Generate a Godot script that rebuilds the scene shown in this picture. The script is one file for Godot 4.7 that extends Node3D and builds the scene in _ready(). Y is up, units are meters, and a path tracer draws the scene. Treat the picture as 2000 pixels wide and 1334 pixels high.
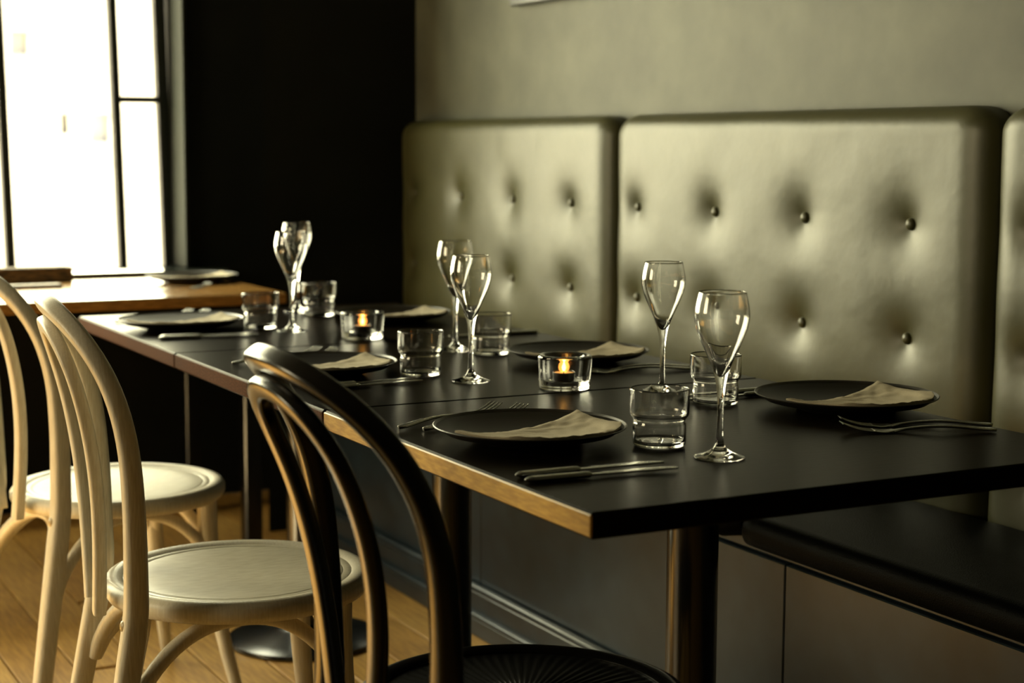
extends Node3D
# A dim restaurant corner: dark tables laid for dinner along an olive banquette, one bright window at the far end.

const TABLE_Y := 0.75
var M := {}
var taken := {}
var meshes := {}


func _ready() -> void:
	# ---- camera -------------------------------------------------------------------------------
	var cam := Camera3D.new()
	cam.name = "camera"
	var lens := CameraAttributesPhysical.new()
	lens.frustum_focal_length = 3250.0 / 1334.0 * 24.0
	lens.frustum_focus_distance = 2.50
	lens.frustum_near = 0.05
	lens.frustum_far = 100.0
	lens.exposure_aperture = 4.0
	cam.attributes = lens
	add_child(cam)
	cam.fov = rad_to_deg(2.0 * atan(667.0 / 3250.0))
	cam.transform = Transform3D(Basis(Vector3(0.8841, 0.0046, 0.4673), Vector3(0.0502, 0.9932, -0.1049), Vector3(-0.4646, 0.1162, 0.8779)).orthonormalized(), Vector3(0, 1.16, 0))
	cam.current = true
	# ---- sky, exposure ------------------------------------------------------------------------
	var env := Environment.new()
	env.background_mode = Environment.BG_SKY
	var sm := ProceduralSkyMaterial.new()
	sm.sky_top_color = Color(0.86, 0.93, 1.0)
	sm.sky_horizon_color = Color(1.0, 0.98, 0.95)
	sm.ground_bottom_color = Color(0.55, 0.53, 0.5)
	sm.ground_horizon_color = Color(0.8, 0.78, 0.75)
	sm.sky_energy_multiplier = 1.0
	sm.ground_energy_multiplier = 1.0
	var sky := Sky.new()
	sky.sky_material = sm
	env.sky = sky
	env.background_energy_multiplier = 2.6
	env.tonemap_mode = Environment.TONE_MAPPER_LINEAR
	env.tonemap_exposure = 1.0
	env.sdfgi_enabled = true
	env.ssao_enabled = true
	env.ssil_enabled = true
	var we := WorldEnvironment.new()
	we.name = "world_environment"
	we.environment = env
	add_child(we)
	# ---- the sun, low and warm, through the window in the left wall, out of the frame ----------
	var sun := DirectionalLight3D.new()
	sun.name = "sun"
	sun.light_color = Color(1.0, 0.92, 0.70)
	sun.light_energy = 20.0
	sun.light_angular_distance = 0.6
	sun.sky_mode = DirectionalLight3D.SKY_MODE_LIGHT_ONLY
	sun.shadow_enabled = true
	add_child(sun)
	sun.look_at_from_position(Vector3.ZERO, Vector3(0.80, -0.50, -0.10), Vector3.UP)
	# ---- daylight in the far window, just inside its panes -------------------------------------
	day_light("window_daylight", Vector3(0.2, 1.585, -5.40), Vector2(2.7, 1.625), Vector3(0, 0, 1), Color(1.0, 0.98, 0.80), 4.2)
	day_light("side_daylight", Vector3(-2.98, 1.59, -3.40), Vector2(1.36, 1.34), Vector3(1, 0, 0), Color(1.0, 0.92, 0.70), 4.2)
	materials()
	room()
	outside()
	banquette()
	tables()
	chairs()
	settings()
	far_table()


func day_light(called: String, at: Vector3, size: Vector2, towards: Vector3, color: Color, energy: float) -> void:
	var l := AreaLight3D.new()
	l.name = called
	l.area_size = size
	l.area_normalize_energy = false
	l.light_color = color
	l.light_energy = energy
	l.area_range = 14.0
	l.area_attenuation = 2.0
	l.shadow_enabled = true
	add_child(l)
	l.look_at_from_position(at, at + towards, Vector3.UP)


# ================================ helpers ========================================================
func numbered(called: String) -> String:
	var n: int = taken.get(called, 0)
	taken[called] = n + 1
	return called if n == 0 else "%s_%03d" % [called, n]


func tag(o: Node3D, label: String, category := "", group := "", kind := "") -> Node3D:
	if label: o.set_meta("label", label)
	if category: o.set_meta("category", category)
	if group: o.set_meta("group", group)
	if kind: o.set_meta("kind", kind)
	return o


func thing(called: String, label: String, category: String, at := Vector3.ZERO, turn := 0.0, group := "") -> Node3D:
	var o := Node3D.new()
	o.name = numbered(called)
	add_child(o)
	o.position = at
	o.rotation.y = turn
	tag(o, label, category, group)
	return o


func copy(source: Node3D, called: String, label: String, at: Vector3, turn := 0.0) -> Node3D:
	var o: Node3D = source.duplicate()
	o.name = numbered(called)
	add_child(o)
	o.position = at
	o.rotation = Vector3(0, turn, 0)
	o.set_meta("label", label)
	return o


func part(called: String, mesh: Mesh, mat: Material, parent: Node, at := Vector3.ZERO, rot := Vector3.ZERO) -> MeshInstance3D:
	var o := MeshInstance3D.new()
	o.name = called if parent != self else numbered(called)
	o.mesh = mesh
	o.material_override = mat
	o.position = at
	o.rotation = rot
	o.cast_shadow = GeometryInstance3D.SHADOW_CASTING_SETTING_ON
	parent.add_child(o, true)
	return o


func struct(called: String, mesh: Mesh, mat: Material, at := Vector3.ZERO) -> MeshInstance3D:
	var o := part(called, mesh, mat, self, at)
	o.set_meta("kind", "structure")
	return o


# A mesh under construction: corners, texture coordinates and triangles. Every shape is closed, so finish() can turn it right side out.
class Shape:
	var v := PackedVector3Array()
	var uv := PackedVector2Array()
	var idx := PackedInt32Array()

	func rows(r: Array, wrap: bool, close_rows := false) -> void:
		var first := v.size()
		var n: int = r[0].size()
		var m := r.size()
		for j in m:
			for i in n:
				v.append(r[j][i])
				uv.append(Vector2(float(i) / n, float(j) / m))
		for j in (m if close_rows else m - 1):
			var j2 := (j + 1) % m
			for i in (n if wrap else n - 1):
				var i2 := (i + 1) % n
				var a := first + j * n + i
				var b := first + j * n + i2
				var c := first + j2 * n + i2
				var d := first + j2 * n + i
				idx.append_array([a, b, c, a, c, d])

	func fan(ring: PackedVector3Array, flip: bool) -> void:
		var first := v.size()
		var mid := Vector3.ZERO
		for p in ring: mid += p
		v.append(mid / ring.size())
		uv.append(Vector2(0.5, 0.5))
		for p in ring:
			v.append(p)
			uv.append(Vector2.ZERO)
		for i in ring.size():
			var a := first + 1 + i
			var b := first + 1 + (i + 1) % ring.size()
			idx.append_array([first, b, a] if flip else [first, a, b])

	func lathe(profile: Array, segs: int, at := Vector3.ZERO) -> void:
		var r := []
		for p in profile:
			var ring := PackedVector3Array()
			for i in segs:
				var t := TAU * i / segs
				ring.append(at + Vector3(cos(t) * p.x, p.y, sin(t) * p.x))
			r.append(ring)
		rows(r, true)

	# a box with chamfered edges
	func box(c: Vector3, s: Vector3, b := 0.003) -> void:
		b = minf(b, 0.45 * minf(s.x, minf(s.y, s.z)))
		var h := s * 0.5
		var pts := {}
		var first := v.size()
		for sx in [-1, 1]:
			for sy in [-1, 1]:
				for sz in [-1, 1]:
					for ax in 3:
						var p := Vector3(sx * (h.x - b), sy * (h.y - b), sz * (h.z - b))
						p[ax] += b * [sx, sy, sz][ax]
						pts[[sx, sy, sz, ax]] = v.size()
						v.append(c + p)
						uv.append(Vector2.ZERO)
		var loops := []
		for ax in 3:
			var u := (ax + 1) % 3
			var w := (ax + 2) % 3
			for sa in [-1, 1]:
				var loop := []
				for q in [[-1, -1], [1, -1], [1, 1], [-1, 1]]:
					var k := [0, 0, 0, ax]
					k[ax] = sa; k[u] = q[0]; k[w] = q[1]
					loop.append(pts[k])
				loops.append(loop)
			for su in [-1, 1]:
				for sw in [-1, 1]:
					var loop2 := []
					for q in [[-1, u], [1, u], [1, w], [-1, w]]:
						var k2 := [0, 0, 0, q[1]]
						k2[ax] = q[0]; k2[u] = su; k2[w] = sw
						loop2.append(pts[k2])
					loops.append(loop2)
		for sx in [-1, 1]:
			for sy in [-1, 1]:
				for sz in [-1, 1]:
					loops.append([pts[[sx, sy, sz, 0]], pts[[sx, sy, sz, 1]], pts[[sx, sy, sz, 2]]])
		for loop in loops:
			var mid := Vector3.ZERO
			for k in loop: mid += v[k]
			mid = mid / loop.size() - c
			for i in range(1, loop.size() - 1):
				var n := (v[loop[i]] - v[loop[0]]).cross(v[loop[i + 1]] - v[loop[0]])
				if n.dot(mid) > 0: idx.append_array([loop[0], loop[i], loop[i + 1]])
				else: idx.append_array([loop[0], loop[i + 1], loop[i]])

	# a bar along a path; half sizes and squareness per point; ends closed
	func sweep(path: Array, half: Array, segs := 14, power := 2.0, side := Vector3.ZERO) -> void:
		var r := []
		var n := path.size()
		var last := side
		for j in n:
			var t: Vector3 = (path[mini(j + 1, n - 1)] - path[maxi(j - 1, 0)]).normalized()
			if last == Vector3.ZERO: last = t.cross(Vector3.UP if absf(t.y) < 0.9 else Vector3.RIGHT)
			var s := (last - t * last.dot(t)).normalized()
			last = s
			var w := t.cross(s)
			var ring := PackedVector3Array()
			for i in segs:
				var a := TAU * i / segs
				var ca := cos(a)
				var sa := sin(a)
				ring.append(path[j] + s * (signf(ca) * pow(absf(ca), 2.0 / power) * half[j].x) + w * (signf(sa) * pow(absf(sa), 2.0 / power) * half[j].y))
			r.append(ring)
		rows(r, true)
		fan(r[0], true)
		fan(r[n - 1], false)

	func finish(crease := 40.0) -> ArrayMesh:
		var weld := {}
		var id := PackedInt32Array()
		id.resize(v.size())
		for i in v.size():
			var key := Vector3i((v[i] * 50000.0).round())
			if not weld.has(key): weld[key] = weld.size()
			id[i] = weld[key]
		var volume := 0.0
		var fn := PackedVector3Array()
		var nt := idx.size() / 3
		fn.resize(nt)
		for t in nt:
			var a := v[idx[t * 3]]
			var b := v[idx[t * 3 + 1]]
			var c := v[idx[t * 3 + 2]]
			volume += a.dot(b.cross(c))
			fn[t] = (b - a).cross(c - a)
		var sgn := 1.0 if volume > 0 else -1.0     # after this the triangles run clockwise seen from outside
		var around := []
		around.resize(weld.size())
		for t in nt:
			fn[t] *= sgn
			for k in 3:
				var w := id[idx[t * 3 + k]]
				if around[w] == null: around[w] = PackedInt32Array()
				around[w].append(t)
		var limit := cos(deg_to_rad(crease))
		var ov := PackedVector3Array()
		var on := PackedVector3Array()
		var ou := PackedVector2Array()
		for t in nt:
			if fn[t].length_squared() < 1e-22: continue
			var me := fn[t].normalized()
			var order := [0, 2, 1] if sgn > 0 else [0, 1, 2]
			for k in order:
				var i := idx[t * 3 + k]
				var s := Vector3.ZERO
				for o in around[id[i]]:
					var f: Vector3 = fn[o]
					if f.dot(me) >= limit * f.length(): s += f
				ov.append(v[i])
				on.append(s.normalized() if s.length_squared() > 0 else me)
				ou.append(uv[i])
		var arr := []
		arr.resize(Mesh.ARRAY_MAX)
		arr[Mesh.ARRAY_VERTEX] = ov
		arr[Mesh.ARRAY_NORMAL] = on
		arr[Mesh.ARRAY_TEX_UV] = ou
		var m := ArrayMesh.new()
		m.add_surface_from_arrays(Mesh.PRIMITIVE_TRIANGLES, arr)
		return m


func box_mesh(s: Vector3, b := 0.003, c := Vector3.ZERO) -> ArrayMesh:
	var key := [s, b, c]
	if not meshes.has(key):
		var sh := Shape.new()
		sh.box(c, s, b)
		meshes[key] = sh.finish(20.0)
	return meshes[key]


func lathe_mesh(profile: Array, segs := 48, crease := 40.0) -> ArrayMesh:
	var sh := Shape.new()
	sh.lathe(profile, segs)
	return sh.finish(crease)


func smooth(points: Array, steps: int) -> Array:       # a Catmull-Rom curve through 2D points
	var out := []
	for i in points.size() - 1:
		var p0: Vector2 = points[maxi(i - 1, 0)]
		var p3: Vector2 = points[mini(i + 2, points.size() - 1)]
		for k in steps:
			out.append(points[i].cubic_interpolate(points[i + 1], p0, p3, float(k) / steps))
	out.append(points[-1])
	return out


# ================================ materials ======================================================
func noise_tex(seed_: int, freq: float, kind := FastNoiseLite.TYPE_SIMPLEX_SMOOTH, octaves := 4, ramp: Gradient = null, side := 512) -> NoiseTexture2D:
	var n := FastNoiseLite.new()
	n.seed = seed_
	n.noise_type = kind
	n.frequency = freq
	n.fractal_octaves = octaves
	var t := NoiseTexture2D.new()
	t.width = side
	t.height = side
	t.seamless = true
	t.noise = n
	if ramp: t.color_ramp = ramp
	return t


func ramp(a: Color, b: Color, c: Color = Color(-1, 0, 0), mid := 0.5) -> Gradient:
	var g := Gradient.new()
	g.set_color(0, a)
	g.set_color(1, b)
	if c.r >= 0: g.add_point(mid, c)
	return g


func mat(called: String, color: Color, rough: float, spec := 0.5) -> StandardMaterial3D:
	var m := StandardMaterial3D.new()
	m.resource_name = called
	m.albedo_color = color
	m.roughness = rough
	m.metallic_specular = spec
	M[called] = m
	return m


func textured(m: StandardMaterial3D, tex: Texture2D, scale: Vector3, world := true) -> StandardMaterial3D:
	m.albedo_texture = tex
	m.uv1_triplanar = true
	m.uv1_world_triplanar = world
	m.uv1_scale = scale
	return m


func relief(m: StandardMaterial3D, tex: Texture2D, depth_cm: float) -> StandardMaterial3D:
	m.heightmap_enabled = true
	m.heightmap_texture = tex
	m.heightmap_scale = depth_cm
	return m


func materials() -> void:
	var grain := noise_tex(11, 0.02, FastNoiseLite.TYPE_SIMPLEX_SMOOTH, 5)
	var fine := noise_tex(3, 0.05, FastNoiseLite.TYPE_SIMPLEX_SMOOTH, 3)
	var cells := noise_tex(5, 0.09, FastNoiseLite.TYPE_CELLULAR, 2)
	var blotch := noise_tex(8, 0.008, FastNoiseLite.TYPE_SIMPLEX_SMOOTH, 5, ramp(Color(0.80, 0.80, 0.80), Color(1, 1, 1)))
	# painted walls
	textured(mat("wall_paint", Color(0.34, 0.345, 0.30), 0.50, 0.30), blotch, Vector3(0.8, 0.8, 0.8))
	relief(M.wall_paint, blotch, 0.35)
	textured(mat("dark_paint", Color(0.055, 0.065, 0.055), 0.6, 0.3), blotch, Vector3(0.9, 0.9, 0.9))
	textured(mat("bench_paint", Color(0.135, 0.185, 0.22), 0.32, 0.58), noise_tex(21, 0.012, FastNoiseLite.TYPE_SIMPLEX_SMOOTH, 5, ramp(Color(0.7, 0.7, 0.7), Color(1, 1, 1))), Vector3(1.6, 1.6, 1.6))
	mat("ceiling_paint", Color(0.25, 0.25, 0.23), 0.8)
	mat("reveal_paint", Color(0.13, 0.135, 0.12), 0.7, 0.15)
	mat("frame_paint", Color(0.10, 0.12, 0.11), 0.4)
	mat("sill_paint", Color(0.12, 0.13, 0.12), 0.14)
	textured(mat("plaster_left", Color(0.30, 0.28, 0.25), 0.8), blotch, Vector3(0.9, 0.9, 0.9))
	# floor boards, three tones
	for k in 3:
		var tone: Color = [Color(0.79, 0.625, 0.33), Color(0.75, 0.58, 0.29), Color(0.83, 0.665, 0.36)][k]
		textured(mat("board_%d" % k, tone, 0.42), noise_tex(30 + k, 0.02, FastNoiseLite.TYPE_SIMPLEX_SMOOTH, 4, ramp(Color(0.74, 0.70, 0.66), Color(1, 1, 1))), Vector3(9, 9, 0.7))
	mat("gap", Color(0.08, 0.06, 0.04), 0.9)
	# olive green leatherette with a fine grain
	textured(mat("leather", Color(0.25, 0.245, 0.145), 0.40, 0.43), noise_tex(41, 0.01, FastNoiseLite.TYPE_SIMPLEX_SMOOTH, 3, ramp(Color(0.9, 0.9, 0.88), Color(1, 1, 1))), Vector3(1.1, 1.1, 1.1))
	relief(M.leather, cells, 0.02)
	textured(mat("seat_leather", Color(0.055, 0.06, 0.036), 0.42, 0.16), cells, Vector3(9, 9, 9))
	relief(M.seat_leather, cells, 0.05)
	# dark stained table wood and the bare brown edge
	var streak := ramp(Color(0.62, 0.60, 0.58), Color(1, 1, 1))
	textured(mat("table_wood", Color(0.095, 0.076, 0.045), 0.30, 0.085), noise_tex(51, 0.02, FastNoiseLite.TYPE_SIMPLEX_SMOOTH, 5, streak), Vector3(1.3, 16, 16))
	relief(M.table_wood, grain, 0.007)
	textured(mat("edge_wood", Color(0.74, 0.60, 0.275), 0.42), noise_tex(52, 0.02, FastNoiseLite.TYPE_SIMPLEX_SMOOTH, 5, ramp(Color(0.76, 0.70, 0.66), Color(1, 1, 1))), Vector3(14, 14, 2.2))
	textured(mat("worn_edge", Color(0.33, 0.205, 0.11), 0.6, 0.12), noise_tex(54, 0.03, FastNoiseLite.TYPE_SIMPLEX_SMOOTH, 5, ramp(Color(0.55, 0.5, 0.46), Color(1, 1, 1))), Vector3(16, 16, 8))
	textured(mat("pine_top", Color(0.62, 0.46, 0.24), 0.20), noise_tex(53, 0.02, FastNoiseLite.TYPE_SIMPLEX_SMOOTH, 5, streak), Vector3(1.3, 14, 14))
	mat("iron", Color(0.025, 0.024, 0.022), 0.22, 0.6)
	# bentwood
	textured(mat("white_wood", Color(0.87, 0.85, 0.79), 0.40), noise_tex(61, 0.02, FastNoiseLite.TYPE_SIMPLEX_SMOOTH, 5, ramp(Color(0.86, 0.84, 0.80), Color(1, 1, 1))), Vector3(22, 1.6, 22), false)
	relief(M.white_wood, grain, 0.02)
	textured(mat("seat_white", Color(0.80, 0.78, 0.71), 0.34), noise_tex(62, 0.02, FastNoiseLite.TYPE_SIMPLEX_SMOOTH, 5, ramp(Color(0.84, 0.82, 0.78), Color(1, 1, 1))), Vector3(2.2, 12, 12), false)
	mat("dark_wood", Color(0.035, 0.030, 0.024), 0.25, 0.5)
	mat("dark_seat", Color(0.03, 0.026, 0.021), 0.45, 0.25)
	mat("bolt", Color(0.70, 0.62, 0.46), 0.35)
	# tableware
	var clear := mat("glass", Color(1, 1, 1, 0.0), 0.0)
	clear.refraction_enabled = true
	clear.refraction_scale = 0.05
	var pane := mat("pane", Color(1, 1, 1, 0.02), 0.0)
	pane.transparency = BaseMaterial3D.TRANSPARENCY_ALPHA
	mat("plate_under", Color(0.14, 0.125, 0.10), 0.38)
	mat("plate_glaze", Color(0.085, 0.068, 0.036), 0.42, 0.12)
	var weave := noise_tex(71, 0.06, FastNoiseLite.TYPE_SIMPLEX_SMOOTH, 3, ramp(Color(0.86, 0.85, 0.84), Color(1, 1, 1)))
	textured(mat("linen", Color(0.70, 0.66, 0.57), 0.85, 0.3), weave, Vector3(14, 14, 14), false)
	var waffle := Image.create(64, 64, false, Image.FORMAT_RGB8)
	for y in 64:
		for x in 64:
			var h := 0.5 + 0.25 * sin(TAU * x / 8.0) + 0.25 * sin(TAU * y / 8.0)
			waffle.set_pixel(x, y, Color(h, h, h))
	relief(M.linen, ImageTexture.create_from_image(waffle), 0.012)
	var steel := mat("steel", Color(0.66, 0.66, 0.64), 0.27)
	steel.metallic = 1.0
	var tin := mat("tin", Color(0.35, 0.34, 0.33), 0.35)
	tin.metallic = 1.0
	var wax := mat("wax", Color(0.93, 0.80, 0.62), 0.5)
	wax.subsurf_scatter_enabled = true
	wax.subsurf_scatter_strength = 0.4
	mat("wick", Color(0.05, 0.04, 0.03), 0.9)
	var fire := mat("flame", Color(1.0, 0.75, 0.35), 0.9)
	fire.emission_enabled = true
	fire.emission = Color(1.0, 0.70, 0.30)
	fire.emission_energy_multiplier = 14.0
	mat("black_frame", Color(0.09, 0.085, 0.075), 0.35)
	mat("print_paper", Color(0.5, 0.48, 0.42), 0.7)
	textured(mat("tan_wood", Color(0.62, 0.47, 0.27), 0.5), grain, Vector3(2, 12, 12))
	textured(mat("render_white", Color(0.92, 0.91, 0.88), 0.9), blotch, Vector3(0.3, 0.3, 0.3))
	mat("grey_glass", Color(0.93, 0.93, 0.92), 0.3)
	mat("grey_cloth", Color(0.55, 0.53, 0.5), 0.8)


# ================================ the room =======================================================
func wall_with_holes(s0: float, s1: float, holes: Array, low: float, high: float, place: Callable) -> ArrayMesh:
	# a wall from s0 to s1 with rectangular holes [a, b, y0, y1]; place(centre along, y, length, height) gives [centre, size]
	var sh := Shape.new()
	var at := s0
	for h in holes:
		for r in [[at, h[0], low, high], [h[0], h[1], low, h[2]], [h[0], h[1], h[3], high]]:
			if r[1] - r[0] > 0.001:
				var cs: Array = place.call((r[0] + r[1]) / 2, (r[2] + r[3]) / 2, r[1] - r[0], r[3] - r[2])
				sh.box(cs[0], cs[1], 0.0005)
		at = h[1]
	var e: Array = place.call((at + s1) / 2, (low + high) / 2, s1 - at, high - low)
	sh.box(e[0], e[1], 0.0005)
	return sh.finish(20.0)


func room() -> void:
	# floor: one board after another, running towards the far window
	var fl := Node3D.new()
	fl.name = "floor"
	add_child(fl)
	fl.set_meta("kind", "structure")
	part("subfloor", box_mesh(Vector3(5.55, 0.08, 8.3), 0.001), M.gap, fl, Vector3(-0.425, -0.065, -1.5))
	var rng := RandomNumberGenerator.new()
	rng.seed = 4
	var x := -3.0
	while x < 2.15:
		var cut := rng.randf_range(-4.4, -3.2) if rng.randf() < 0.7 else -2.4
		for z in [[-5.3, cut], [cut, 2.5]]:
			var w := minf(0.132, 2.15 - x)
			if w < 0.02: continue
			part("floor_plank", box_mesh(Vector3(w - 0.004, 0.025, 0.997), 0.002), M["board_%d" % rng.randi_range(0, 2)], fl, Vector3(x + w / 2, -0.0125, (z[0] + z[1]) / 2)).scale.z = z[1] - z[0] - 0.003
		x += 0.132
	struct("ceiling", box_mesh(Vector3(5.55, 0.15, 8.3), 0.001), M.ceiling_paint, Vector3(-0.425, 2.875, -1.5))
	struct("wall_right", box_mesh(Vector3(0.2, 2.8, 8.3), 0.001), M.wall_paint, Vector3(2.25, 1.4, -1.5))
	struct("wall_back", box_mesh(Vector3(5.15, 2.8, 0.2), 0.001), M.dark_paint, Vector3(-0.425, 1.4, 2.6))
	# far wall with the bright window; a thin black partition juts out beside it
	struct("wall_end", wall_with_holes(-3.0, 2.15, [[-1.2, 1.60, 0.744, 2.42]], 0.0, 2.8, func(c, y, l, h): return [Vector3(c, y, -5.40), Vector3(l, h, 0.2)]), M.dark_paint)
	var wedge := Shape.new()      # it thins to an edge at its free end
	wedge.rows([PackedVector3Array([Vector3(1.66, 0, -4.70), Vector3(2.15, 0, -4.70), Vector3(2.15, 0, -4.85)]), PackedVector3Array([Vector3(1.66, 2.8, -4.70), Vector3(2.15, 2.8, -4.70), Vector3(2.15, 2.8, -4.85)])], true)
	wedge.idx.append_array([0, 2, 1, 3, 4, 5])
	struct("wall_partition", wedge.finish(20.0), M.dark_paint)
	# left wall with a window that the camera does not see
	struct("wall_left", wall_with_holes(-5.5, 2.5, [[-4.1, -2.7, 0.9, 2.28]], 0.0, 2.8, func(c, y, l, h): return [Vector3(-3.1, y, c), Vector3(0.2, h, l)]), M.plaster_left)
	for k in 1:
		var zc := -3.4
		var w := Node3D.new()
		w.name = "window_%d" % (k + 2)
		add_child(w)
		w.set_meta("kind", "structure")
		for s in [-1, 1]:
			part("window_frame", box_mesh(Vector3(0.06, 1.38, 0.05)), M.frame_paint, w, Vector3(-3.12, 1.59, zc + s * 0.675))
			part("window_frame", box_mesh(Vector3(0.06, 0.05, 1.30)), M.frame_paint, w, Vector3(-3.12, 1.59 + s * 0.665, zc))
		part("window_bar", box_mesh(Vector3(0.04, 1.28, 0.03)), M.frame_paint, w, Vector3(-3.12, 1.59, zc))
		for s in [-1, 1]:
			part("window_pane", box_mesh(Vector3(0.005, 1.28, 0.635), 0.0005), M.pane, w, Vector3(-3.12, 1.59, zc + s * 0.3325))
	# the far window: dark slender bars, a little out of plumb
	var win := Node3D.new()
	win.name = "window_1"
	add_child(win)
	win.set_meta("kind", "structure")
	var zf := -5.455
	for b in [[1.578, 0.036], [1.424, 0.026], [1.062, 0.028], [0.40, 0.028], [-0.26, 0.028], [-0.62, 0.026], [-1.18, 0.036]]:
		var bar := Shape.new()
		bar.sweep([Vector3(b[0] + 0.006, 0.762, zf), Vector3(b[0] - 0.030, 2.42, zf)], [Vector2(b[1] / 2, 0.022), Vector2(b[1] / 2, 0.022)], 16, 8.0, Vector3.RIGHT)
		part("window_bar", bar.finish(30.0), M.frame_paint, win)
	for h in [[1.427, 1.57, 1.308, 0.020], [-1.17, -0.63, 1.308, 0.020], [-1.2, 1.59, 2.40, 0.04]]:
		part("window_rail", box_mesh(Vector3(h[1] - h[0], h[3], 0.04), 0.003), M.frame_paint, win, Vector3((h[0] + h[1]) / 2, h[2], zf))
	var edges := [-1.18, -0.62, -0.26, 0.40, 1.062, 1.424, 1.578]
	for k in edges.size() - 1:
		part("window_pane", box_mesh(Vector3(edges[k + 1] - edges[k], 1.65, 0.004), 0.0005), M.pane, win, Vector3((edges[k] + edges[k + 1]) / 2, 1.585, zf - 0.004))
	part("window_reveal", box_mesh(Vector3(0.012, 1.65, 0.17), 0.002), M.reveal_paint, win, Vector3(1.596, 1.59, -5.355))
	part("window_sill", box_mesh(Vector3(3.02, 0.018, 0.26), 0.006), M.sill_paint, win, Vector3(0.20, 0.754, -5.31))


func outside() -> void:
	struct("street", box_mesh(Vector3(60, 0.1, 30), 0.01), M.render_white, Vector3(0, -0.35, -21))
	# the pale building across the street, its windows sunk in
	var b := thing("building", "pale building across the street, washed out behind the far window", "building", Vector3(0, -0.3, -15.0))
	var holes := []
	var sh := wall_with_holes(-14.0, 16.0, [[2.946, 3.10, 2.22, 2.425], [3.35, 3.425, 1.55, 1.73], [3.615, 3.785, 1.48, 1.735], [5.2, 5.6, 1.4, 2.3]], 0.0, 7.5, func(c, y, l, h): return [Vector3(c, y, 0), Vector3(l, h, 0.5)])
	part("wall", sh, M.render_white, b)
	for q in [[2.946, 3.10, 2.22, 2.425], [3.35, 3.425, 1.55, 1.73], [3.615, 3.785, 1.48, 1.735], [5.2, 5.6, 1.4, 2.3]]:
		part("window_pane", box_mesh(Vector3(q[1] - q[0], q[3] - q[2], 0.03), 0.002), M.grey_glass, b, Vector3((q[0] + q[1]) / 2, (q[2] + q[3]) / 2, 0.05))


# ================================ banquette ======================================================
func back_panel_mesh(width: float, height: float, thick: float, buttons: Array) -> ArrayMesh:
	# lies in the z-y plane, face towards -x at x = 0, base at y = 0, z from 0 to -width
	var roll := 0.042
	var rc := 0.05
	var us := []
	var edge := [0.0, 0.0006, 0.0025, 0.006, 0.010, 0.015, 0.021, 0.028, 0.036, 0.044, 0.054]
	for spec in [width, height]:
		var line := []
		var f := 1.0 / 0.6 if spec == width else 1.0
		for e in edge: line.append(e * f)
		var n := int((spec - 0.108 * f) / 0.0095)
		for i in range(1, n): line.append(0.054 * f + (spec - 0.108 * f) * i / n)
		for k in range(edge.size() - 1, -1, -1): line.append(spec - edge[k] * f)
		us.append(line)
	var rng := FastNoiseLite.new()
	rng.seed = 2
	rng.frequency = 2.2
	var rows := []
	for y in us[1]:
		var row := PackedVector3Array()
		for z in us[0]:
			var dx := minf(z, width - z) * 0.6      # the roll is wider at the ends than along the top
			var dy := minf(y, height - y)
			var p := Vector2(z, y)
			var e := minf(dx, dy)
			if dx < rc and dy < rc:
				var d := Vector2(rc - dx, rc - dy)
				var m := maxf(d.x, d.y)
				if d.length() > 1e-6: d *= m / d.length()
				var ex := (rc - d.x) / 0.6
				p = Vector2(ex if z < width / 2 else width - ex, rc - d.y if y < height / 2 else height - rc + d.y)
				e = rc - m
			var depth := 0.0
			if e < roll: depth = roll - sqrt(maxf(0.0, roll * roll - (roll - e) * (roll - e)))
			for b in buttons:
				var r: float = (p - b).length()
				if r < 0.22: depth += 0.0165 * exp(-pow(r / 0.027, 1.15)) + 0.008 * exp(-pow(r / 0.075, 2.0))
			depth += (rng.get_noise_2d(p.x, p.y)) * 0.0025 * smoothstep(0.0, 0.06, e)
			row.append(Vector3(depth, p.y, -p.x))
		rows.append(row)
	var sh := Shape.new()
	sh.rows(rows, false)
	# the sides go straight back to the wall
	var ring := PackedVector3Array()
	var last := rows.size() - 1
	var wide: int = rows[0].size() - 1
	for i in wide: ring.append(rows[0][i])
	for j in last: ring.append(rows[j][wide])
	for i in range(wide, 0, -1): ring.append(rows[last][i])
	for j in range(last, 0, -1): ring.append(rows[j][0])
	var back := PackedVector3Array()
	for p in ring: back.append(Vector3(thick, p.y, p.z))
	sh.rows([back, ring], true)
	sh.fan(back, false)
	return sh.finish(60.0)


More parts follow.
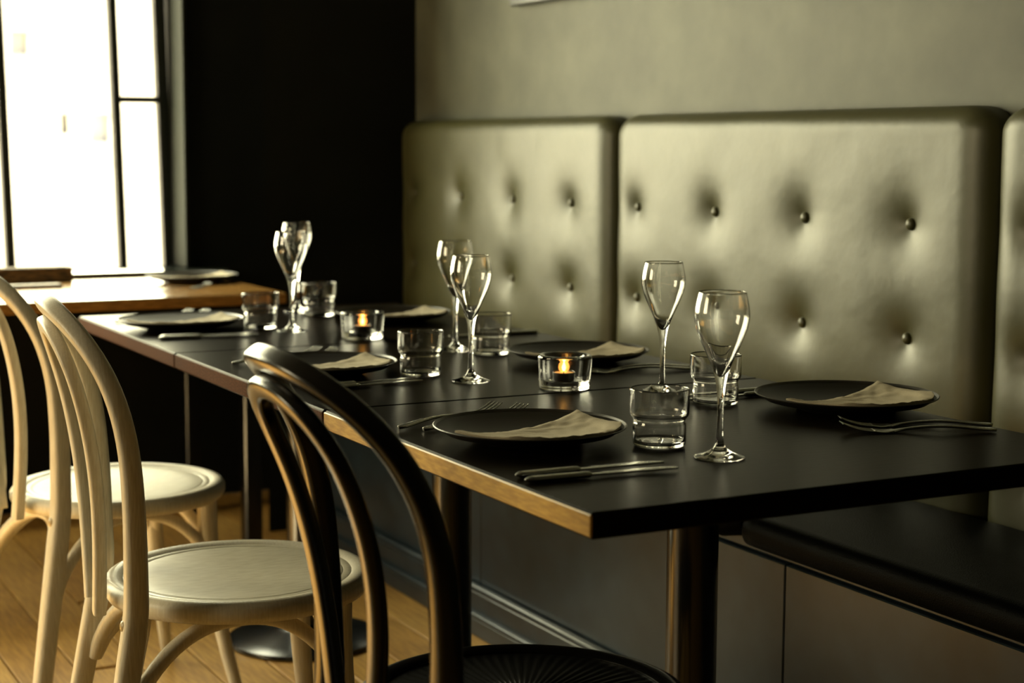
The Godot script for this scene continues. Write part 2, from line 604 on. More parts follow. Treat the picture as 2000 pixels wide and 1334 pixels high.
func cushion_mesh(size: Vector3) -> ArrayMesh:
	# rounded slab: x deep, y thick, z long, front at x = 0, base at y = 0
	var r := size.y * 0.5
	var rows := []
	var nz := 60
	for j in nz + 1:
		var t := float(j) / nz
		var z := -size.z * t
		# ends rounded in plan
		var e := minf(t, 1.0 - t) * size.z
		var inset := 0.0
		if e < 0.03: inset = 0.03 - sqrt(0.0009 - (0.03 - e) * (0.03 - e))
		var crown := 0.012 * (1.0 - pow(absf(2.0 * t - 1.0), 6.0))
		var row := PackedVector3Array()
		for i in 12:
			var a := PI / 2 + PI * i / 11
			row.append(Vector3(r + inset + cos(a) * r * 0.8, r + sin(a) * r * (1.0 - inset * 8.0), z))
		row.append(Vector3(size.x * 0.5, r - r * (1.0 - inset * 8.0), z))
		row.append(Vector3(size.x - 0.004, r - r * (1.0 - inset * 8.0), z))
		row.append(Vector3(size.x, r, z))
		row.append(Vector3(size.x - 0.004, r + r * (1.0 - inset * 8.0), z))
		row.append(Vector3(size.x * 0.75, r + r * (1.0 - inset * 8.0) + crown * 0.7, z))
		row.append(Vector3(size.x * 0.5, r + r * (1.0 - inset * 8.0) + crown, z))
		row.append(Vector3(size.x * 0.25, r + r * (1.0 - inset * 8.0) + crown * 0.7, z))
		rows.append(row)
	var sh := Shape.new()
	sh.rows(rows, true)
	sh.fan(rows[0], true)
	sh.fan(rows[nz], false)
	return sh.finish(50.0)


func banquette() -> void:
	var base := thing("banquette_base", "grey-green painted bench base with skirting under the olive banquette", "bench", Vector3(1.76, 0, -2.3))
	for s in [[-2.40, -1.2], [-1.2, -0.01], [-0.01, 1.2], [1.2, 2.4]]:
		part("front_panel", box_mesh(Vector3(0.37, 0.43, s[1] - s[0] - 0.003), 0.002), M.bench_paint, base, Vector3(0.195, 0.215, (s[0] + s[1]) / 2))
	part("bench_top", box_mesh(Vector3(0.36, 0.022, 4.8), 0.003), M.bench_paint, base, Vector3(0.20, 0.442, 0))
	var sk := Shape.new()
	sk.box(Vector3(-0.003, 0.051, 0), Vector3(0.026, 0.102, 4.8), 0.004)
	part("skirting", sk.finish(20.0), M.bench_paint, base)
	var cap := Shape.new()
	cap.sweep([Vector3(-0.005, 0.106, -2.4), Vector3(-0.005, 0.106, 2.4)], [Vector2(0.012, 0.009), Vector2(0.012, 0.009)], 14, 2.4, Vector3.RIGHT)
	part("skirting_moulding", cap.finish(40.0), M.bench_paint, base)
	var toe := Shape.new()
	toe.sweep([Vector3(-0.020, 0.048, -2.4), Vector3(-0.020, 0.048, 2.4)], [Vector2(0.012, 0.007), Vector2(0.012, 0.007)], 14, 2.4, Vector3.RIGHT)
	toe.box(Vector3(-0.020, 0.022, 0), Vector3(0.02, 0.044, 4.8), 0.003)
	part("plinth", toe.finish(40.0), M.bench_paint, base)
	# two seat cushions
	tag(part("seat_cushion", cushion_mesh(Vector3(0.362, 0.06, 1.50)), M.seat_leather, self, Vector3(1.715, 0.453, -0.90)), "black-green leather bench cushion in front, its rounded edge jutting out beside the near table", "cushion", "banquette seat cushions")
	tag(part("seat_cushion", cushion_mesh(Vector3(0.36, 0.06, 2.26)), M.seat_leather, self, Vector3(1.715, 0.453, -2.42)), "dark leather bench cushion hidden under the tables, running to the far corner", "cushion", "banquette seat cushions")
	# three buttoned back panels
	var spots := []
	for yb in [1.021, 0.808, 0.595]:
		for k in 4: spots.append(Vector2(0.210 + 0.3145 * k, yb - 0.462))
	var mesh := back_panel_mesh(1.256, 0.775, 0.068, spots)
	var knob := lathe_mesh([Vector2(0, -0.006), Vector2(0.0085, -0.006), Vector2(0.0112, -0.003), Vector2(0.0118, 0.0), Vector2(0.0105, 0.0035), Vector2(0.0075, 0.0062), Vector2(0.0035, 0.0075), Vector2(0, 0.0078)], 24)
	var words := ["buttoned olive leather back panel farthest away, in the dark corner by the black partition", "buttoned olive leather back panel in the middle, behind the two nearest candle-side glasses", "buttoned olive leather back panel nearest the camera, cut off by the picture's edge"]
	for k in 3:
		var p := thing("back_panel", words[k], "bench back", Vector3(2.078, 0.462, [-3.433, -2.174, -0.915][k]), 0.0, "buttoned back panels of the banquette")
		part("upholstery", mesh, M.leather, p)
		for s in spots:
			part("button", knob, M.leather, p, Vector3(0.0185, s.y, -s.x), Vector3(0, 0, PI / 2))
	# only the lower edge of this picture shows
	var pic := thing("picture_frame", "dark framed picture on the wall above the banquette, only its lower edge in view", "picture", Vector3(2.15, 1.535, -3.77))
	part("frame", box_mesh(Vector3(0.03, 0.03, 0.52), 0.003), M.black_frame, pic, Vector3(-0.015, 0.015, 0))
	part("frame", box_mesh(Vector3(0.03, 0.03, 0.52), 0.003), M.black_frame, pic, Vector3(-0.015, 0.685, 0))
	for s in [-1, 1]: part("frame", box_mesh(Vector3(0.03, 0.64, 0.03), 0.003), M.black_frame, pic, Vector3(-0.015, 0.35, s * 0.245))
	part("print", box_mesh(Vector3(0.01, 0.64, 0.46), 0.001), M.print_paper, pic, Vector3(-0.006, 0.35, 0))


# ================================ tables =========================================================
func make_table(label: String, x0: float, x1: float, z0: float, z1: float, thick: float, top: Material, edge: Material) -> void:
	var c := Vector3((x0 + x1) / 2, 0, (z0 + z1) / 2)
	var t := thing("dining_table", label, "table", c, 0.0, "dark pedestal tables pushed together")
	var w := x1 - x0
	var d := z1 - z0
	part("tabletop", box_mesh(Vector3(w - 0.004, thick, d - 0.004), 0.0025), top, t, Vector3(0, TABLE_Y - thick / 2, 0))
	for s in [-1, 1]:
		part("edge_strip", box_mesh(Vector3(0.004, thick - 0.005, d - 0.004), 0.0015), edge, t, Vector3(s * (w / 2 - 0.002), TABLE_Y - thick / 2, 0))
	part("post", lathe_mesh([Vector2(0, 0.03), Vector2(0.038, 0.03), Vector2(0.038, TABLE_Y - thick - 0.012), Vector2(0, TABLE_Y - thick - 0.012)], 40), M.iron, t)
	var sp := Shape.new()
	sp.box(Vector3(0, TABLE_Y - thick - 0.006, 0), Vector3(0.46, 0.012, 0.07), 0.003)
	sp.box(Vector3(0, TABLE_Y - thick - 0.006, 0), Vector3(0.07, 0.012, 0.46), 0.003)
	part("top_bracket", sp.finish(20.0), M.iron, t)
	var disc := part("foot_disc", lathe_mesh([Vector2(0, 0), Vector2(0.235, 0), Vector2(0.242, 0.004), Vector2(0.240, 0.012), Vector2(0.20, 0.022), Vector2(0.10, 0.032), Vector2(0.05, 0.045), Vector2(0.038, 0.06), Vector2(0, 0.06)], 64, 60.0), M.iron, t)
	disc.scale = Vector3(0.74, 1, 0.74)      # clear of the chair feet


func tables() -> void:
	make_table("dark wooden pedestal table nearest the camera, its golden corner pointing out", 0.941, 1.778, -2.408, -1.585, 0.032, M.table_wood, M.edge_wood)
	make_table("dark wooden pedestal table in the middle of the row, behind the bentwood chair's black hoop", 0.941, 1.778, -3.212, -2.410, 0.032, M.table_wood, M.worn_edge)
	make_table("dark wooden pedestal table at the window end, glaring white at its edge", 0.941, 1.778, -4.012, -3.214, 0.032, M.table_wood, M.worn_edge)


# ================================ chairs =========================================================
func hoop_path(H: float, lean: float) -> Array:
	# floor to floor round the back of the chair; chair faces +x, seat centre at the origin
	var right := []
	for k in 17:
		var y := 0.012 + (0.640 - 0.012) * k / 17.0
		var z: float
		if y >= 0.45: z = 0.179 + 0.007 * sin((y - 0.45) / 0.19 * PI / 2)
		else: z = 0.179 + (0.45 - y) * 0.10
		right.append(Vector2(y, z))
	for k in range(1, 33):
		var th := PI / 2 * k / 32.0
		right.append(Vector2(0.64 + (H - 0.64) * pow(sin(th), 2 / 2.7), 0.186 * pow(maxf(cos(th), 0.0), 2 / 2.7)))
	var out := []
	for s in [1, -1]:
		var seq: Array = right.duplicate()
		if s < 0:
			seq.reverse()
			seq.remove_at(0)
		for p in seq:
			var t: float = (p.x - 0.45) / (H - 0.45)
			var x: float = -0.195 - lean * pow(t, 4.4) if t > 0 else -0.195 - (0.45 - p.x) * 0.18
			out.append(Vector3(x, p.x, s * p.y))
	return out


func loop_path(H: float, lean: float) -> Array:
	var top := H - 0.034
	var yb := H - 0.125
	var right := []
	for k in 22:
		var y := 0.425 + (yb - 0.425) * k / 21.0
		right.append(Vector2(y, 0.047 + 0.060 * sin(float(k) / 21.0 * PI / 2)))
	for k in range(1, 25):
		var th := PI / 2 * k / 24.0
		right.append(Vector2(yb + (top - yb) * pow(sin(th), 0.9), 0.107 * pow(maxf(cos(th), 0.0), 0.9)))
	var out := []
	for s in [1, -1]:
		var seq: Array = right.duplicate()
		if s < 0:
			seq.reverse()
			seq.remove_at(0)
		for p in seq:
			var u: float = clampf((p.x - 0.43) / (top - 0.43), 0.0, 1.0)
			out.append(Vector3(-0.233 - (lean - 0.038) * pow(u, 3.0), p.x, s * p.y))
	return out


func resample(path: Array, n: int) -> Array:
	var lens := [0.0]
	for i in range(1, path.size()): lens.append(lens[-1] + path[i].distance_to(path[i - 1]))
	var out := []
	var k := 0
	for j in n + 1:
		var d: float = lens[-1] * j / n
		while k < path.size() - 2 and lens[k + 1] < d: k += 1
		var f: float = (d - lens[k]) / maxf(lens[k + 1] - lens[k], 1e-6)
		out.append(path[k].lerp(path[k + 1], clampf(f, 0, 1)))
	# one pass of easing
	var soft := out.duplicate()
	for j in range(1, n): soft[j] = (out[j - 1] + out[j] * 2.0 + out[j + 1]) / 4.0
	return soft


func make_chair(label: String, wood: Material, top: Material, bolt: Material, cane: bool, H: float, lean: float) -> Node3D:
	var c := thing("bentwood_chair", label, "chair", Vector3.ZERO, 0.0, "bentwood chairs along the aisle")
	var hoop := Shape.new()
	var path := resample(hoop_path(H, lean), 110)
	var half := []
	for p in path:
		var k := clampf((p.y - 0.40) / 0.45, 0.0, 1.0)
		var low := clampf((0.40 - p.y) / 0.40, 0.0, 1.0)
		half.append(Vector2(lerpf(0.0205, 0.0142, k) - 0.005 * low, lerpf(0.0190, 0.0142, k) - 0.003 * low))
	hoop.sweep(path, half, 20, 3.4, Vector3(0, 0, 1))
	part("back_hoop", hoop.finish(60.0), wood, c)
	var inner := Shape.new()
	path = resample(loop_path(H, lean), 80)
	half.clear()
	for p in path: half.append(Vector2(0.0145, 0.0105))
	inner.sweep(path, half, 20, 3.8, Vector3(0, 0, 1))
	part("inner_loop", inner.finish(60.0), wood, c)
	# seat: a bent rim and a dished panel with a scored ring, or radiating grooves
	var rim := [Vector2(0.0, 0.426), Vector2(0.198, 0.426), Vector2(0.212, 0.429), Vector2(0.219, 0.440), Vector2(0.219, 0.452), Vector2(0.213, 0.461), Vector2(0.204, 0.4635), Vector2(0.193, 0.4615), Vector2(0.187, 0.458), Vector2(0.187, 0.450), Vector2(0.0, 0.450)]
	part("seat_rim", lathe_mesh(rim, 72, 50.0), wood, c)
	if cane:
		var rows := []
		for j in 12:
			var r := 0.186 * j / 11.0
			var ring := PackedVector3Array()
			for i in 288:
				var a := TAU * i / 288
				var g := 0.0005 * (1.0 if i % 4 < 2 else -1.0) * smoothstep(0.03, 0.05, r) * (1.0 - smoothstep(0.165, 0.18, r))
				ring.append(Vector3(cos(a) * r, 0.4560 - 0.006 * (1.0 - pow(r / 0.186, 2.0)) + g, sin(a) * r))
			rows.append(ring)
		var low := PackedVector3Array()
		for p in rows[11]: low.append(Vector3(p.x, 0.4485, p.z))
		rows.append(low)
		var sh := Shape.new()
		sh.rows(rows, true)
		sh.fan(low, false)
		part("seat_panel", sh.finish(30.0), top, c)
	else:
		var prof := [Vector2(0.0, 0.4485), Vector2(0.1865, 0.4485), Vector2(0.1865, 0.4585), Vector2(0.183, 0.4592), Vector2(0.1755, 0.4590), Vector2(0.1738, 0.4572), Vector2(0.1722, 0.4572), Vector2(0.1705, 0.4588), Vector2(0.14, 0.4570), Vector2(0.10, 0.4548), Vector2(0.05, 0.4532), Vector2(0.0, 0.4528)]
		part("seat_panel", lathe_mesh(prof, 72, 50.0), top, c)
	# front legs
	for s in [-1, 1]:
		var leg := Shape.new()
		var lp := []
		var lh := []
		for k in 13:
			var t := k / 12.0
			lp.append(Vector3(0.135 + 0.050 * t * t, 0.428 * (1.0 - t), s * (0.135 + 0.045 * t * t)))
			lh.append(Vector2(lerpf(0.0205, 0.0115, t), lerpf(0.0205, 0.0115, t)))
		leg.sweep(lp, lh, 16, lerpf(2.2, 2.6, 0.5), Vector3(1, 0, 0))
		part("front_leg", leg.finish(60.0), wood, c)
	# arched braces between the legs, up against the seat
	var feet := [Vector3(-0.212, 0.285, 0.182), Vector3(0.145, 0.285, 0.144), Vector3(0.145, 0.285, -0.144), Vector3(-0.212, 0.285, -0.182)]
	for k in 4:
		var a: Vector3 = feet[k]
		var b: Vector3 = feet[(k + 1) % 4]
		var bp := []
		var bh := []
		var mid := (a + b) / 2
		var inward := Vector3(-mid.x, 0, -mid.z) * 0.25
		for j in 25:
			var t := j / 24.0
			var q := a.lerp(b, t)
			q.y = 0.285 + 0.129 * pow(1.0 - pow(absf(2.0 * t - 1.0), 2.4), 0.8)
			q += inward * sin(PI * t)
			bp.append(q)
			bh.append(Vector2(0.0125, 0.0125))
		var arch := Shape.new()
		arch.sweep(bp, bh, 12, 2.0)
		part("arched_brace", arch.finish(60.0), wood, c)
	for s in [-1, 1]:
		part("bolt", lathe_mesh([Vector2(0, 0), Vector2(0.0105, 0), Vector2(0.0105, 0.002), Vector2(0.008, 0.0055), Vector2(0.004, 0.0075), Vector2(0, 0.008)], 20), bolt, c, Vector3(-0.2125, 0.436, s * 0.180), Vector3(0, 0, PI / 2))
	return c


func chairs() -> void:
	var c := make_chair("white painted bentwood chair drawn up nearest, in front of the middle table", M.white_wood, M.seat_white, M.bolt, false, 0.915, 0.102)
	c.position = Vector3(0.862, 0, -2.596)
	c.rotation.y = -0.11
	copy(c, "bentwood_chair", "white painted bentwood chair farther back, its seat glaring white from the window", Vector3(0.874, 0, -3.405), 0.147)
	var d := make_chair("black bentwood chair in front, its hoop standing over the table edge", M.dark_wood, M.dark_seat, M.dark_wood, true, 0.914, 0.143)
	d.position = Vector3(0.986, 0, -1.829)
	d.rotation.y = -0.007


# ================================ tableware ======================================================
func plate_height(r: float) -> float:      # upper surface of the plate over the table
	var t := clampf(r / 0.1365, 0.0, 1.0)
	return 0.0075 + 0.0158 * pow(t, 2.6)


func make_plate() -> Array:
	var up := []
	var down := [Vector2(0, 0.003), Vector2(0.062, 0.003), Vector2(0.066, 0.0), Vector2(0.072, 0.0), Vector2(0.075, 0.003), Vector2(0.09, 0.0075), Vector2(0.108, 0.0135), Vector2(0.124, 0.0205), Vector2(0.1335, 0.0255)]
	for k in 14: up.append(Vector2(0.134 * (1.0 - k / 13.0), plate_height(0.134 * (1.0 - k / 13.0))))
	var body: Array = down + [Vector2(0.1362, 0.0275), Vector2(0.1368, 0.0292), Vector2(0.1357, 0.0302), Vector2(0.1343, 0.0292), Vector2(0.1325, 0.0268), Vector2(0.12, 0.016), Vector2(0.08, 0.008), Vector2(0, 0.006)]
	var well: Array = [Vector2(0.0, 0.0065)] + [Vector2(0.08, 0.0085), Vector2(0.12, 0.0165), Vector2(0.1322, 0.0266)] + up.slice(1)
	for list in [body, well]:
		for k in list.size(): list[k] = Vector2(list[k].x, list[k].y * (0.80 if list == body or k < 4 else 1.0))
	return [lathe_mesh(body, 96, 60.0), lathe_mesh(well, 96, 70.0)]


func napkin_mesh(seed_: int) -> ArrayMesh:
	# a napkin folded into a long band that lies in the plate's lower half and drapes over its rise
	var n := FastNoiseLite.new()
	n.seed = seed_
	n.frequency = 9.0
	var nu := 44
	var nv := 22
	var rows_top := []
	var rows_low := []
	for j in nv + 1:
		var top := PackedVector3Array()
		var low := PackedVector3Array()
		for i in nu + 1:
			var u := float(i) / nu - 0.5
			var w := float(j) / nv - 0.5
			var p := Vector2(-0.128, 0.020).lerp(Vector2(0.112, -0.062), u + 0.5).lerp(Vector2(-0.080, 0.104).lerp(Vector2(0.116, 0.064), u + 0.5), w + 0.5)
			p.y += 0.05 * (1.0 - 4.0 * u * u) * smoothstep(-0.1, 0.5, w)
			var r := p.length()
			var lim := 0.1285
			if r > lim: p *= lim / r
			r = minf(r, lim)
			var y := plate_height(r) + 0.0012
			var fold := 0.0052 + 0.0022 * n.get_noise_2d(u, w * 0.6)
			var e := minf(minf(i, nu - i) / 3.0, minf(j, nv - j) / 2.0)
			fold *= sqrt(clampf(e + 0.25, 0.0, 1.0))
			var lift := 0.0015 * smoothstep(0.25, 0.5, u) + 0.001 * smoothstep(0.35, 0.5, -u) + 0.001 * smoothstep(0.2, 0.5, -w)
			top.append(Vector3(p.x, y + fold + lift, p.y))
			low.append(Vector3(p.x, y + lift * 0.8, p.y))
		rows_top.append(top)
		rows_low.append(low)
	var sh := Shape.new()
	sh.rows(rows_top, false)
	var flipped := []
	for k in range(nv, -1, -1): flipped.append(rows_low[k])
	sh.rows(flipped, false)
	var ring := PackedVector3Array()
	var ring2 := PackedVector3Array()
	for i in nu:
		ring.append(rows_top[0][i]); ring2.append(rows_low[0][i])
	for j in nv:
		ring.append(rows_top[j][nu]); ring2.append(rows_low[j][nu])
	for i in range(nu, 0, -1):
		ring.append(rows_top[nv][i]); ring2.append(rows_low[nv][i])
	for j in range(nv, 0, -1):
		ring.append(rows_top[j][0]); ring2.append(rows_low[j][0])
	sh.rows([ring2, ring], true)
	return sh.finish(50.0)


func flute_mesh() -> Array:
	# [bowl, stem with foot]: two closed solids that meet inside the stem
	var outer := smooth([Vector2(0.0052, 0.088), Vector2(0.0068, 0.1005), Vector2(0.0098, 0.113), Vector2(0.0150, 0.128), Vector2(0.0222, 0.144), Vector2(0.0300, 0.162), Vector2(0.0352, 0.178), Vector2(0.0368, 0.192), Vector2(0.0352, 0.206), Vector2(0.0318, 0.2212)], 5)
	var innr := smooth([Vector2(0.0306, 0.2212), Vector2(0.0340, 0.206), Vector2(0.0355, 0.192), Vector2(0.0338, 0.178), Vector2(0.0284, 0.162), Vector2(0.0203, 0.144), Vector2(0.0127, 0.128), Vector2(0.0064, 0.1165), Vector2(0.0024, 0.1105), Vector2(0.0, 0.1095)], 5)
	var foot := [Vector2(0, 0.0012), Vector2(0.018, 0.0012), Vector2(0.0305, 0.0), Vector2(0.0332, 0.0003), Vector2(0.0342, 0.0013), Vector2(0.0335, 0.0023), Vector2(0.0300, 0.0031)]
	foot += smooth([Vector2(0.0255, 0.0043), Vector2(0.0165, 0.0080), Vector2(0.0090, 0.0135), Vector2(0.0056, 0.0210), Vector2(0.0045, 0.0360), Vector2(0.0042, 0.0600), Vector2(0.0045, 0.0780), Vector2(0.0052, 0.0880)], 5)
	var all: Array = foot + outer.slice(1) + [Vector2(0.0315, 0.2220), Vector2(0.0309, 0.2220)] + innr
	return [lathe_mesh(all, 64, 70.0)]


func tumbler_mesh() -> ArrayMesh:
	var p := [Vector2(0, 0.0015), Vector2(0.026, 0.0015), Vector2(0.0305, 0.0), Vector2(0.0338, 0.0008), Vector2(0.0362, 0.0032), Vector2(0.0370, 0.0065)]
	p += [Vector2(0.0371, 0.020), Vector2(0.0370, 0.0300)]
	p += smooth([Vector2(0.0368, 0.0325), Vector2(0.0360, 0.0352), Vector2(0.0362, 0.0375), Vector2(0.0378, 0.0402), Vector2(0.0402, 0.0435), Vector2(0.0412, 0.0475)], 4)
	p += [Vector2(0.0415, 0.060), Vector2(0.0416, 0.0790), Vector2(0.0414, 0.0803), Vector2(0.0405, 0.0809), Vector2(0.0397, 0.0803), Vector2(0.0394, 0.0790), Vector2(0.0392, 0.060)]
	p += smooth([Vector2(0.0389, 0.0478), Vector2(0.0379, 0.0446), Vector2(0.0356, 0.0415), Vector2(0.0339, 0.0386), Vector2(0.0336, 0.0352), Vector2(0.0343, 0.0318)], 4)
	p += [Vector2(0.0345, 0.020), Vector2(0.0344, 0.0110), Vector2(0.0330, 0.0080), Vector2(0.0290, 0.0064), Vector2(0.018, 0.0058), Vector2(0, 0.0056)]
	return lathe_mesh(p, 72, 70.0)


func holder_mesh() -> ArrayMesh:
	var p := [Vector2(0, 0.001), Vector2(0.036, 0.001), Vector2(0.0405, 0.0), Vector2(0.0430, 0.0012), Vector2(0.0441, 0.0042), Vector2(0.0450, 0.020), Vector2(0.0466, 0.0530), Vector2(0.0463, 0.0562), Vector2(0.0445, 0.0580), Vector2(0.0415, 0.0584), Vector2(0.0370, 0.0572), Vector2(0.0338, 0.0545), Vector2(0.0322, 0.0500), Vector2(0.0305, 0.032), Vector2(0.0290, 0.0165), Vector2(0.0270, 0.0142), Vector2(0.0220, 0.0135), Vector2(0, 0.0135)]
	return lathe_mesh(p, 72, 60.0)


func make_candle() -> Node3D:
	var c := thing("tealight_candle", "lit tealight", "candle")
	part("cup", lathe_mesh([Vector2(0, 0), Vector2(0.0180, 0), Vector2(0.0186, 0.0008), Vector2(0.0190, 0.0145), Vector2(0.0193, 0.0150), Vector2(0.0188, 0.0153), Vector2(0.0184, 0.0145), Vector2(0.0180, 0.0015), Vector2(0, 0.0012)], 40), M.tin, c)
	part("wax", lathe_mesh([Vector2(0, 0.0014), Vector2(0.0178, 0.0016), Vector2(0.0182, 0.0130), Vector2(0.0176, 0.0133), Vector2(0.010, 0.0126), Vector2(0.003, 0.0122), Vector2(0, 0.0122)], 40), M.wax, c)
	part("wick", lathe_mesh([Vector2(0, 0.0115), Vector2(0.0008, 0.0115), Vector2(0.0007, 0.0185), Vector2(0, 0.0188)], 10), M.wick, c)
	part("flame", lathe_mesh([Vector2(0, 0.0155), Vector2(0.0018, 0.0165), Vector2(0.0031, 0.0190), Vector2(0.0034, 0.0215), Vector2(0.0028, 0.0250), Vector2(0.0017, 0.0285), Vector2(0.0007, 0.0315), Vector2(0, 0.0330)], 20, 60.0), M.flame, c)
	var l := OmniLight3D.new()
	l.name = "flame_light"
	l.position = Vector3(0, 0.023, 0)
	l.light_color = Color(1.0, 0.62, 0.25)
	l.light_energy = 0.0002
	l.light_size = 0.003
	l.omni_range = 6.0
	l.omni_attenuation = 2.0
	l.shadow_enabled = true
	c.add_child(l)
	return c


func knife_mesh() -> Array:
	# along +x from the handle's end; lies on its side with the blade flat
	var h := Shape.new()
	var path := []
	var half := []
	for k in 17:
		var t := k / 16.0
		path.append(Vector3(0.094 * t, 0.0046, 0))
		var e := minf(t, 1.0 - t)
		var r := sqrt(clampf(e * 14.0 + 0.04, 0.0, 1.0))
		half.append(Vector2(lerpf(0.0066, 0.0050, t) * r, 0.0042 * r))
	h.sweep(path, half, 14, 2.4, Vector3(0, 0, 1))
	var b := Shape.new()
	var outline := PackedVector2Array([Vector2(0.090, -0.0035), Vector2(0.104, -0.0040), Vector2(0.112, -0.0085), Vector2(0.150, -0.0100), Vector2(0.185, -0.0085), Vector2(0.204, -0.0035), Vector2(0.2125, 0.0035), Vector2(0.2130, 0.0060), Vector2(0.160, 0.0062), Vector2(0.104, 0.0045), Vector2(0.090, 0.0035)])
	var rings := []
	for q in [[0.0030, 0.82], [0.0036, 1.0], [0.0050, 1.0], [0.0056, 0.82]]:
		var ring := PackedVector3Array()
		for p in outline: ring.append(Vector3(p.x, q[0], p.y * q[1]))
		rings.append(ring)
	b.rows(rings, true)
	b.fan(rings[0], true)
	b.fan(rings[3], false)
	return [h.finish(60.0), b.finish(40.0)]


func fork_mesh() -> Array:
	var h := Shape.new()
	var path := []
	var half := []
	for k in 31:
		var t := k / 30.0
		var y := 0.0032 + 0.0075 * sin(clampf(t, 0, 1) * PI) * (0.5 + 0.5 * t) - 0.002 * t
		path.append(Vector3(0.140 * t, y, 0))
		var w := lerpf(0.0078, 0.0030, smoothstep(0.0, 0.62, t))
		if t > 0.86: w = lerpf(0.0030, 0.0095, smoothstep(0.86, 1.0, t))
		var e := sqrt(clampf(t * 18.0 + 0.05, 0.0, 1.0))
		half.append(Vector2(w * e, lerpf(0.0022, 0.0017, t)))
	h.sweep(path, half, 12, 2.4, Vector3(0, 0, 1))
	var head := Shape.new()
	var hp := []
	var hh := []
	for k in 9:
		var t := k / 8.0
		hp.append(Vector3(0.136 + 0.026 * t, 0.0032 - 0.0014 * sin(t * PI) , 0))
		hh.append(Vector2(lerpf(0.0085, 0.0122, smoothstep(0.0, 0.5, t)), 0.0012))
	head.sweep(hp, hh, 12, 3.0, Vector3(0, 0, 1))
	var tines := []
	for s in 4:
		var tn := Shape.new()
		var tp := []
		var th := []
		var z := (s - 1.5) * 0.0066
		for k in 8:
			var t := k / 7.0
			tp.append(Vector3(0.160 + 0.044 * t, 0.0026 + 0.0105 * t * t, z))
			th.append(Vector2(lerpf(0.0017, 0.0009, t), lerpf(0.0011, 0.0007, t)))
		tn.sweep(tp, th, 8, 2.6, Vector3(0, 0, 1))
		tines.append(tn.finish(60.0))
	return [h.finish(60.0), head.finish(60.0), tines]


